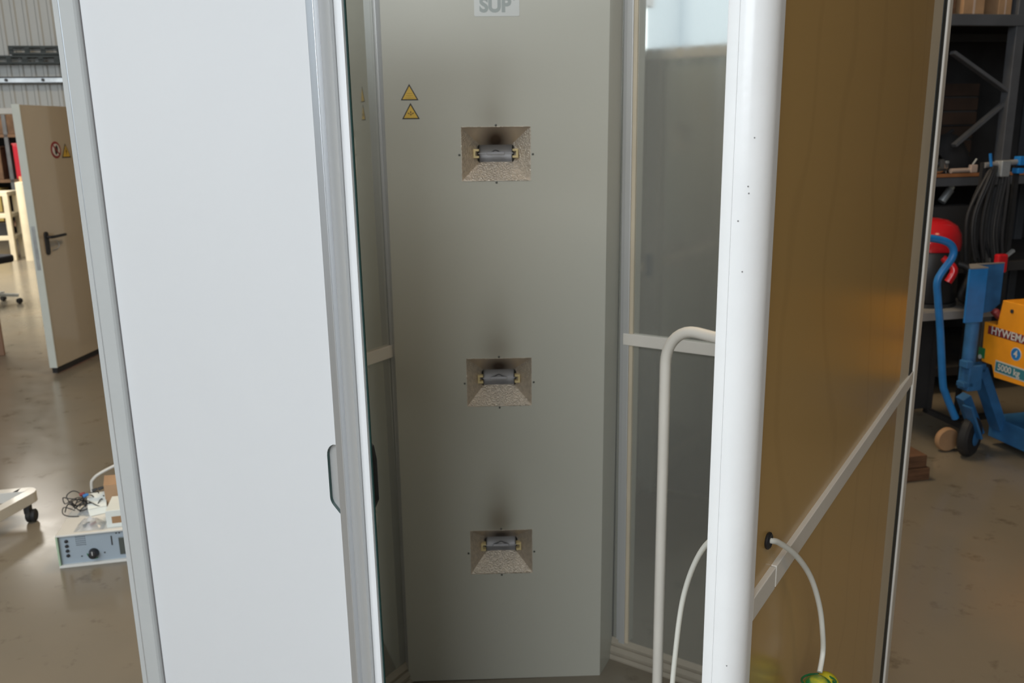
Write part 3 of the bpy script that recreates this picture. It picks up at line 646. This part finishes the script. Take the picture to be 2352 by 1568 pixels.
for k in range(9):
    pts = []
    cx, cy = random.uniform(-.05, .07), random.uniform(-.03, .02); rr_ = random.uniform(.025, .055); ph = random.uniform(0, 6)
    for i in range(9):
        a = ph + i * .8; pts.append((cx + rr_ * math.cos(a) * 1.1, cy + rr_ * .6 * math.sin(a), .008 + .05 * random.random() + .01 * (k % 3)))
    MB().tube(cat_rom(pts, 5), .0022, 6).build('lead', M_rubber, t, smooth=True)
pts = [(-.05, -.01, .03), (-.075, 0, .075), (-.05, .01, .095), (-.02, .0, .085), (.0, -.01, .05)]
MB().tube(cat_rom(pts, 6), .0022, 6).build('lead', M_rubber, t, smooth=True)
MB().tube(cat_rom([(-.04, -.03, .02), (-.085, -.02, .035), (-.09, -.03, .01), (-.06, -.05, .004), (-.02, -.06, .004)], 6), .0022, 6).build('lead', M_rubber, t, smooth=True)
for (x_, y_, z_, m_) in ((-.015, -.02, .085, M_signred), (.0, -.025, .08, M_blue), (.035, -.01, .095, M_black), (.06, -.01, .1, M_black)):
    MB().tube([(x_, y_, z_), (x_ + .02, y_ + .004, z_ + .006)], [.008, .006], 8).build('plug', m_, t, smooth=True)
t = thing('bent_tube_frame', 'thin white bent tube frame standing behind the instrument case', 'tube frame', H(-1.141, 4.12), HROT)
MB().tube(cat_rom([(0, 0, .006), (0, 0, .10), (0, 0, .175), (.012, 0, .2), (.04, 0, .222), (.11, 0, .255), (.20, 0, .29)], 6), .0075, 10).tube([(.20, 0, .29), (.2, 0, .006)], .0075, 10).build('tube', M_frame, t, smooth=True)
MB().box(-.02, .22, -.02, .02, 0, .006).build('base_bar', M_frame, t)

t = thing('castor_stand_base', 'white rounded base frame of a rolling stand with black castor', 'stand base', H(-1.43, 4.16), HROT)
zc = .085
outer = [(-.9, .105), (-.06, .10)] + arc(-.035, .045, .055, 80, -30, 8) + [(-.23, -.52), (-.30, -.70)]
mbs = MB(); wd, ht = .05, .05
n = len(outer); prof = []
Vs = []
for i, (x_, y_) in enumerate(outer):
    a = Vector(outer[max(i - 1, 0)]); b_ = Vector(outer[min(i + 1, n - 1)]); tdir = (b_ - a).normalized(); nn = Vector((tdir.y, -tdir.x))
    inn = Vector((x_, y_)) + nn * wd
    Vs += [(x_, y_, zc), (inn.x, inn.y, zc), (inn.x, inn.y, zc + ht), (x_, y_, zc + ht)]
fs = []
for i in range(n - 1):
    for k in range(4): fs.append((i * 4 + k, i * 4 + (k + 1) % 4, (i + 1) * 4 + (k + 1) % 4, (i + 1) * 4 + k))
fs += [(0, 1, 2, 3), (n * 4 - 4, n * 4 - 3, n * 4 - 2, n * 4 - 1)]
mbs.add(Vs, fs).build('frame_tube', M_frame, t, bevel=.010, seg=3, smooth=True)
for (x_, y_) in ((-.012, .005), (-.25, -.62), (-.8, .07)):
    ca = MB().box(x_ - .014, x_ + .014, y_ - .02, y_ + .02, .045, zc).build('castor_fork', M_black, t, bevel=.004)
    MB().lathe([(.024, -.022), (.03, -.017), (.03, -.004), (.027, 0), (.03, .004), (.03, .017), (.024, .022)], 18, (x_ + .012, y_, .0305), 'x').build('castor_wheel', M_rubber, ca, smooth=True)

# ================================================================ right background
# mobile column lift
lift = thing('column_lift', 'blue mobile column lift with bent tube handle, wheel and orange side cover', 'column lift', H(3.3, 3.8), HROT)
lx = lambda p_: p_ - 3.3
hp = [(lx(2.80), .0, 1.196), (lx(2.93), 0, 1.186), (lx(3.03), 0, 1.165), (lx(3.078), 0, 1.13), (lx(3.08), 0, 1.08), (lx(3.03), 0, 1.01), (lx(3.008), 0, .96), (lx(3.02), 0, .88), (lx(3.055), 0, .70), (lx(3.10), 0, .43), (lx(3.125), 0, .36), (lx(3.20), 0, .22)]
MB().tube(cat_rom(hp, 6), .0185, 12).build('handle_tube', M_blue, lift, smooth=True)
MB().prism([(lx(3.192), .735), (lx(3.30), .735), (lx(3.30), 1.015), (lx(3.192), 1.015)], .0, .012, 'y').build('column_head', M_blue, lift, bevel=.002)
MB().prism([(lx(3.29), .74), (lx(3.44), .76), (lx(3.49), .80), (lx(3.49), 1.015), (lx(3.29), 1.015)], .11, .12, 'y').build('head_rear_plate', M_blued, lift)
MB().box(lx(3.288), lx(3.30), .012, .12, .735, 1.013).build('head_web', M_blued, lift)
MB().prism([(lx(3.192), 0), (lx(3.30), 0), (lx(3.312), .10), (lx(3.49), .108), (lx(3.49), .122), (lx(3.285), .122)], 1.0155, 1.021).build('head_cap', M_grey, lift)
MB().box(lx(3.47), lx(3.53), .13, .17, .96, 1.06).build('red_cap', M_red, lift, bevel=.01)
MB().lathe([(.034, .40), (.034, .74)], 16, (lx(3.285), .05, 0)).build('ram_tube', M_blued, lift, smooth=True)
MB().box(lx(3.235), lx(3.275), .0, .06, .485, .525).box(lx(3.255), lx(3.34), .0, .08, .36, .50).box(lx(3.23), lx(3.29), 0, .06, .38, .41).build('pump_block', M_blued, lift, bevel=.006)
MB().box(lx(3.34), lx(3.375), .02, .07, .45, .50).box(lx(3.335), lx(3.36), .02, .07, .36, .41).build('valve_block', M_blued, lift, bevel=.006)
MB().beam((lx(3.36), .06, .47), (lx(3.53), .06, .12), .05, .08, (0, 1, 0)).build('diagonal_leg', M_blued, lift)
MB().beam((lx(3.32), .10, .30), (lx(3.45), .12, .07), .05, .06, (0, 1, 0)).build('diagonal_leg', M_blued, lift)
MB().box(lx(3.52), lx(4.2), -.15, .12, .05, .17).build('base_beam', M_blued, lift, bevel=.005)
fk = MB().beam((lx(3.24), -.03, .29), (lx(3.315), -.04, .115), .012, .07, (0, 1, 0)).build('wheel_fork', M_blued, lift)
wh = MB().lathe([(.05, -.03), (.095, -.028), (.108, -.015), (.108, .015), (.095, .028), (.05, .03)], 24, (0, 0, 0), 'y').build('wheel', M_rubber, lift, smooth=True, loc=(lx(3.30), 0, .108), rot=(0, 0, .5))
MB().lathe([(.045, -.034), (.03, -.037), (.012, -.037)], 18, (0, 0, 0), 'y').build('hub', M_blued, wh, smooth=True)
MB().lathe([(.03, -.02), (.06, -.018), (.066, -.01), (.066, .01), (.06, .018), (.03, .02)], 24, (lx(3.235), .09, .066), 'y').build('wheel', M_card, lift, smooth=True)
MB().beam((lx(3.34), -.02, .80), (lx(3.40), -.05, .735), .035, .045, (0, 1, 0)).build('release_lever', M_redstripe, lift, bevel=.012)
# orange cover: lies in the plane p = 3.35, running towards the viewer
oc = bpy.data.objects.new('orange_cover', None); COL.objects.link(oc); oc.parent = lift; oc.location = (lx(3.35), 0, 0); oc.rotation_euler = (0, 0, -math.pi / 2)
# cover local x = towards viewer (-q), local y = +p ... faces -p
cq = lambda q_: 3.8 - q_
poly = [(cq(3.845), .725), (cq(3.755), .722), (cq(3.735), .86), (cq(3.2), .86), (cq(3.2), .47), (cq(3.735), .45), (cq(3.76), .51), (cq(3.835), .512)]
oc2 = MB().prism(poly, .0, .16, 'y').build('cover_sheet', M_orange, oc, bevel=.004)
oc2['label'] = 'orange sheet cover with capacity marking'
MB().box(cq(3.81), cq(3.2), -.002, 0, .668, .712).build('name_stripe', M_redstripe, oc)
TR = (math.pi / 2, 0, 0)
text('name_lettering', 'HYWEMA', .056, M_signwhite, oc, (cq(3.787), -.003, .690), TR, .0003, 'LEFT', .001)
d4 = MB().prism(arc(cq(3.607), .607, .034, 0, 345, 23), -.0015, 0, 'y').build('number_disc', M_signwhite, oc)
MB().prism(arc(cq(3.607), .607, .030, 0, 345, 23), -.003, -.0015, 'y').build('disc_field', M_blue, d4)
text('number_lettering', '4', .052, M_signwhite, oc, (cq(3.607), -.004, .607), TR, .0003, bold=.0008)
cp_ = MB().box(cq(3.735), cq(3.42), -.0015, 0, .482, .545).build('capacity_plate', M_sticker, oc)
MB().box(cq(3.729), cq(3.426), -.003, -.0015, .489, .538).build('plate_field', mat('teal_print', (.03, .20, .26), .5, var=.1), cp_)
text('capacity_lettering', '5000 kg', .047, M_sticker, oc, (cq(3.715), -.004, .513), TR, .0003, 'LEFT', .0012)
MB().box(cq(3.86), cq(3.815), -.002, 0, .53, .585).build('green_sticker', M_tapeg, oc); MB().lathe([(.012, 0), (.012, -.003)], 14, (cq(3.845), -.001, .535), 'y').build('white_dot', M_signwhite, oc)
MB().lathe([(.010, 0), (.010, -.004)], 12, (cq(3.665), 0, .815), 'y').build('cover_bolt', M_dark, oc)

# hose bundle
hs = thing('hose_bundle', 'bundle of long black hoses hanging in front of the storage rack', 'hoses', H(3.72, 4.3), HROT)
random.seed(4)
for k in range(14):
    x0 = -.10 + .2 * k / 13; yy = random.uniform(-.04, .04)
    x1 = x0 * 1.1 - .05 + random.uniform(-.02, .02); x2 = x0 * 1.25 - .02 + random.uniform(-.02, .02)
    zb = random.uniform(.85, 1.0)
    MB().tube(cat_rom([(x0 * .45, yy * .3, 1.50), (x0 * .8 - .02, yy, 1.42), (x1, yy, 1.25), (x1 - .0, yy, 1.1), (x2, yy, zb)], 6), .0095, 8).build('hose', M_rubber, hs, smooth=True)
MB().tube([(-.09, 0, 1.505), (.14, 0, 1.52)], .016, 10).build('hanging_bar', M_grey, hs, smooth=True)
MB().box(-.01, .05, -.04, .02, 1.44, 1.53).build('clamp', M_galv, hs, bevel=.006)
MB().box(.115, .155, -.03, .02, 1.50, 1.55).box(.11, .15, -.03, .02, 1.455, 1.485).build('blue_clip', M_blue, hs, bevel=.004)
MB().tube([(-.085, -.03, 1.57), (-.07, -.03, 1.50)], .008, 8).build('blue_nozzle', M_blue, hs, smooth=True)
MB().beam((.10, -.02, .985), (.15, -.02, 1.02), .02, .015).build('steel_end', M_galv, hs)
for p_ in (-.085, .135): MB().box(p_ - .012, p_ + .012, .0, .024, 0, 1.52).build('stand_leg', M_rubber, hs)
MB().box(-.10, .15, -.02, .04, 0, .02).build('stand_foot', M_rubber, hs)

# red domed vacuum
vc = thing('vacuum_cleaner', 'black drum vacuum cleaner with glossy red dome lid standing on the grey bench', 'vacuum cleaner', H(3.32, 4.30, .7405), HROT)
MB().lathe([(.16, .02), (.17, .04), (.165, .30), (.15, .32)], 28).build('drum', M_black, vc, smooth=True)
MB().lathe([(.168, .31), (.172, .35), (.165, .40), (.14, .445), (.09, .475), (.03, .485), (.0005, .486)], 28).build('dome_lid', M_red, vc, smooth=True)
MB().tube(cat_rom([(-.02, -.15, .28), (.03, -.19, .22), (.0, -.19, .15)], 5), .022, 10).build('inlet', M_red, vc, smooth=True)
MB().tube(cat_rom([(.10, -.1, .24), (.16, -.16, .2), (.10, -.18, .06), (.22, -.15, .024)], 6), .02, 10).build('suction_hose', M_rubber, vc, smooth=True)
MB().lathe([(.172, .0), (.172, .02)], 24).build('base_ring', M_dark, vc)

# grey bench in front of the rack
bn = thing('work_bench', 'low grey metal bench with pale edge standing before the storage rack', 'bench', H(2.95, 4.08), HROT)
MB().box(0, .66, 0, .46, .70, .74).build('bench_top', M_grey, bn, bevel=.004)
MB().box(-.003, .663, -.008, 0, .69, .735).build('pale_edge', mat('pale_edging', (.36, .34, .32), .5, var=.1), bn)
for x_ in (.03, .60): MB().box(x_, x_ + .03, .38, .42, 0, .70).build('leg', M_rackdark, bn)
for x_ in (.03, .60): MB().box(x_, x_ + .03, .05, .42, .0, .03).build('foot', M_rackdark, bn)
MB().box(.03, .63, .40, .42, .03, .70).build('rear_panel', M_rackdark, bn)

bk = thing('wooden_block', 'dark brown wooden block on the floor beside the cabin', 'wooden block', H(2.70, 3.56), HROT)
MB().box(0, .185, 0, .16, 0, .065).build('beam', M_wood, bk, bevel=.004); MB().box(.0, .17, .01, .15, .066, .13).build('beam', M_wood, bk, bevel=.004)

# storage rack
rk = thing('storage_rack', 'tall dark grey steel storage rack loaded with parts and cartons', 'rack', H(3.2, 4.8), HROT)
rx = lambda p_: p_ - 3.2
for p_ in (3.22, 4.205, 5.2, 6.4):
    for q_ in (0, .92):
        MB().box(rx(p_) - .032, rx(p_) + .032, q_, q_ + .07, 0, 4.2).build('upright', M_rackgrey, rk, bevel=.004)
for (z_, hh, m_) in ((.12, .06, M_rackdark), (.80, .06, M_rackdark), (2.30, .065, M_rackgrey), (3.4, .065, M_rackgrey)):
    MB().box(0.02, 3.2, -.01, .04, z_, z_ + hh).build('beam', m_, rk, bevel=.003); MB().box(0.02, 3.2, .95, .99, z_, z_ + hh).build('beam', m_, rk)
    MB().box(0.02, 3.2, .04, .95, z_ + hh - .012, z_ + hh).build('deck', M_rackdark, rk)
MB().box(0.02, 3.2, -.01, .04, 1.355, 1.41).build('beam', M_rackgrey, rk, bevel=.003); MB().box(.02, 3.2, -.02, .0, 1.412, 1.432).build('deck_edge', M_rackbeam, rk)
MB().box(0.02, 3.2, .0, .95, 1.412, 1.43).build('deck', M_rackdark, rk)
MB().beam((rx(3.77), .03, 2.15), (rx(4.19), .03, 1.915), .02, .045, (0, 1, 0)).build('brace', M_rackgrey, rk)
MB().beam((rx(3.86), .05, 1.60), (rx(4.19), .05, 1.855), .02, .04, (0, 1, 0)).build('brace', M_rackgrey, rk)
MB().box(0, 3.25, 1.02, 1.04, 0, 4.2).build('dark_backing', M_rackdark, rk)  # dark sheet added so the depth of the rack reads as shade
MB().box(-.02, 0.0, .05, 1.02, 0, 4.2).build('side_sheet', M_rackdark, rk)

def onrack(name, label, cat, p_, q_, z_, group=None, rot=0): return thing(name, label, cat, H(p_, 4.8 + q_, z_), HROT + rot, group)
def carton(label, p_, q_, z_, w_, d_, h_, m_, grp):
    t = onrack('carton', label, 'carton', p_, q_, z_, grp)
    MB().box(0, w_, 0, d_, 0, h_).build('body', m_, t, bevel=.004); MB().box(w_ * .45, w_ * .55, -.001, 0, 0, h_).build('tape', M_peach, t)
Z3 = 2.3655
carton('dark brown carton at the left end of the top rack shelf', 3.60, .02, Z3, .155, .3, .28, M_wood, 'cartons on the top rack shelf')
carton('larger light brown carton in the middle of the top rack shelf', 3.79, .0, Z3, .145, .3, .24, M_card, 'cartons on the top rack shelf')
carton('small brown carton next to the upright on the top rack shelf', 4.05, .02, Z3, .09, .3, .2, M_card, 'cartons on the top rack shelf')
Z2 = 1.4305
t = onrack('chrome_headlight', 'round chrome headlight lying on the middle rack shelf', 'headlight', 3.74, .06, Z2)
MB().lathe([(.055, .0), (.07, .03), (.06, .09), (.03, .115), (.0005, .12)], 20).build('shell', M_chrome, t, smooth=True); MB().lathe([(.074, .02), (.074, .032)], 20).build('rim', M_dark, t, smooth=True)
t = onrack('lidded_carton', 'dark carton with pale lid at the back of the middle rack shelf', 'carton', 3.60, .3, Z2)
MB().box(0, .22, 0, .2, .0, .19).build('box_body', M_rackdark, t); MB().box(-.005, .225, -.005, .205, .19, .225).build('lid_rim', M_peach, t, bevel=.003)
t = onrack('plastic_tube', 'pale orange plastic tube lying on the middle rack shelf', 'tube', 3.84, .03, Z2)
MB().tube([(0, 0, .016), (.15, .02, .016)], .015, 10).build('pipe', M_peach, t, smooth=True); MB().tube([(.145, .019, .017), (.165, .021, .017)], .0165, 10).build('collar', M_galv, t, smooth=True)
t = onrack('brass_fitting', 'small shiny fitting behind the orange tube on the middle rack shelf', 'fitting', 3.86, .10, Z2)
MB().lathe([(.02, 0), (.02, .02), (.012, .022), (.012, .06)], 12).build('nut', M_chrome, t, smooth=True); MB().lathe([(.016, .06), (.014, .075)], 6).build('plug', M_galv, t)
t = onrack('metal_clamp', 'pale metal clamp lying right of the orange tube on the middle rack shelf', 'clamp', 3.985, .03, Z2)
MB().box(0, .05, 0, .03, 0, .05).build('jaw', M_peach, t, bevel=.006); MB().tube([(.02, .015, .05), (.045, .015, .085)], .006, 8).build('screw', M_galv, t, smooth=True)
t = onrack('black_bag', 'slumped black bag on the middle rack shelf', 'bag', 3.98, .26, Z2)
MB().lathe([(.14, 0), (.15, .05), (.13, .12), (.09, .19), (.05, .23), (.02, .24)], 14).build('sack', M_cloth, t, smooth=True); MB().tube([(-.02, 0, .23), (.03, .0, .26)], .012, 8).build('knot', M_cloth, t, smooth=True)
t = onrack('steel_bracket', 'white steel bracket with slanted arm hanging in the rack bay', 'bracket', 3.60, .56, Z2)
MB().box(.10, .24, 0, .05, .62, .66).build('arm', M_paper, t, bevel=.003); MB().beam((.19, .02, .66), (.22, .02, .74), .02, .02, (0, 1, 0)).build('slanted_arm', M_galv, t); MB().box(.09, .115, 0, .05, 0, .62).build('stand', M_rackdark, t)
for nm, lb, p_, z_, m_ in (('wooden_crate', 'dark wooden crate deep in the rack bay beside the upright', 3.95, Z2, M_wood), ('wooden_crate', 'dark wooden crate standing on the other crate deep in the rack', 3.97, Z2 + .285, M_wood)):
    t = onrack(nm, lb, 'crate', p_, .62, z_, 'crates in the rack')
    m_ = M_farwood
    for j in range(3): MB().box(0, .5, 0, .012, .01 + .095 * j, .09 + .095 * j).build('slat', m_, t)
    MB().box(0, .5, .012, .25, 0, .28).build('body', M_rackdark, t)
t = onrack('spray_can', 'silver spray can lying tilted on the lower rack shelf', 'can', 3.86, .1, .8605)
MB().box(-.14, .24, -.02, .12, 0, .36).build('cushion_box', M_rackdark, t)
MB().tube([(.03, .05, .385), (.085, .05, .46)], .026, 14).build('can_body', M_galv, t, smooth=True); MB().tube([(.085, .05, .46), (.10, .05, .48)], .018, 12).build('cap', M_paper, t, smooth=True)
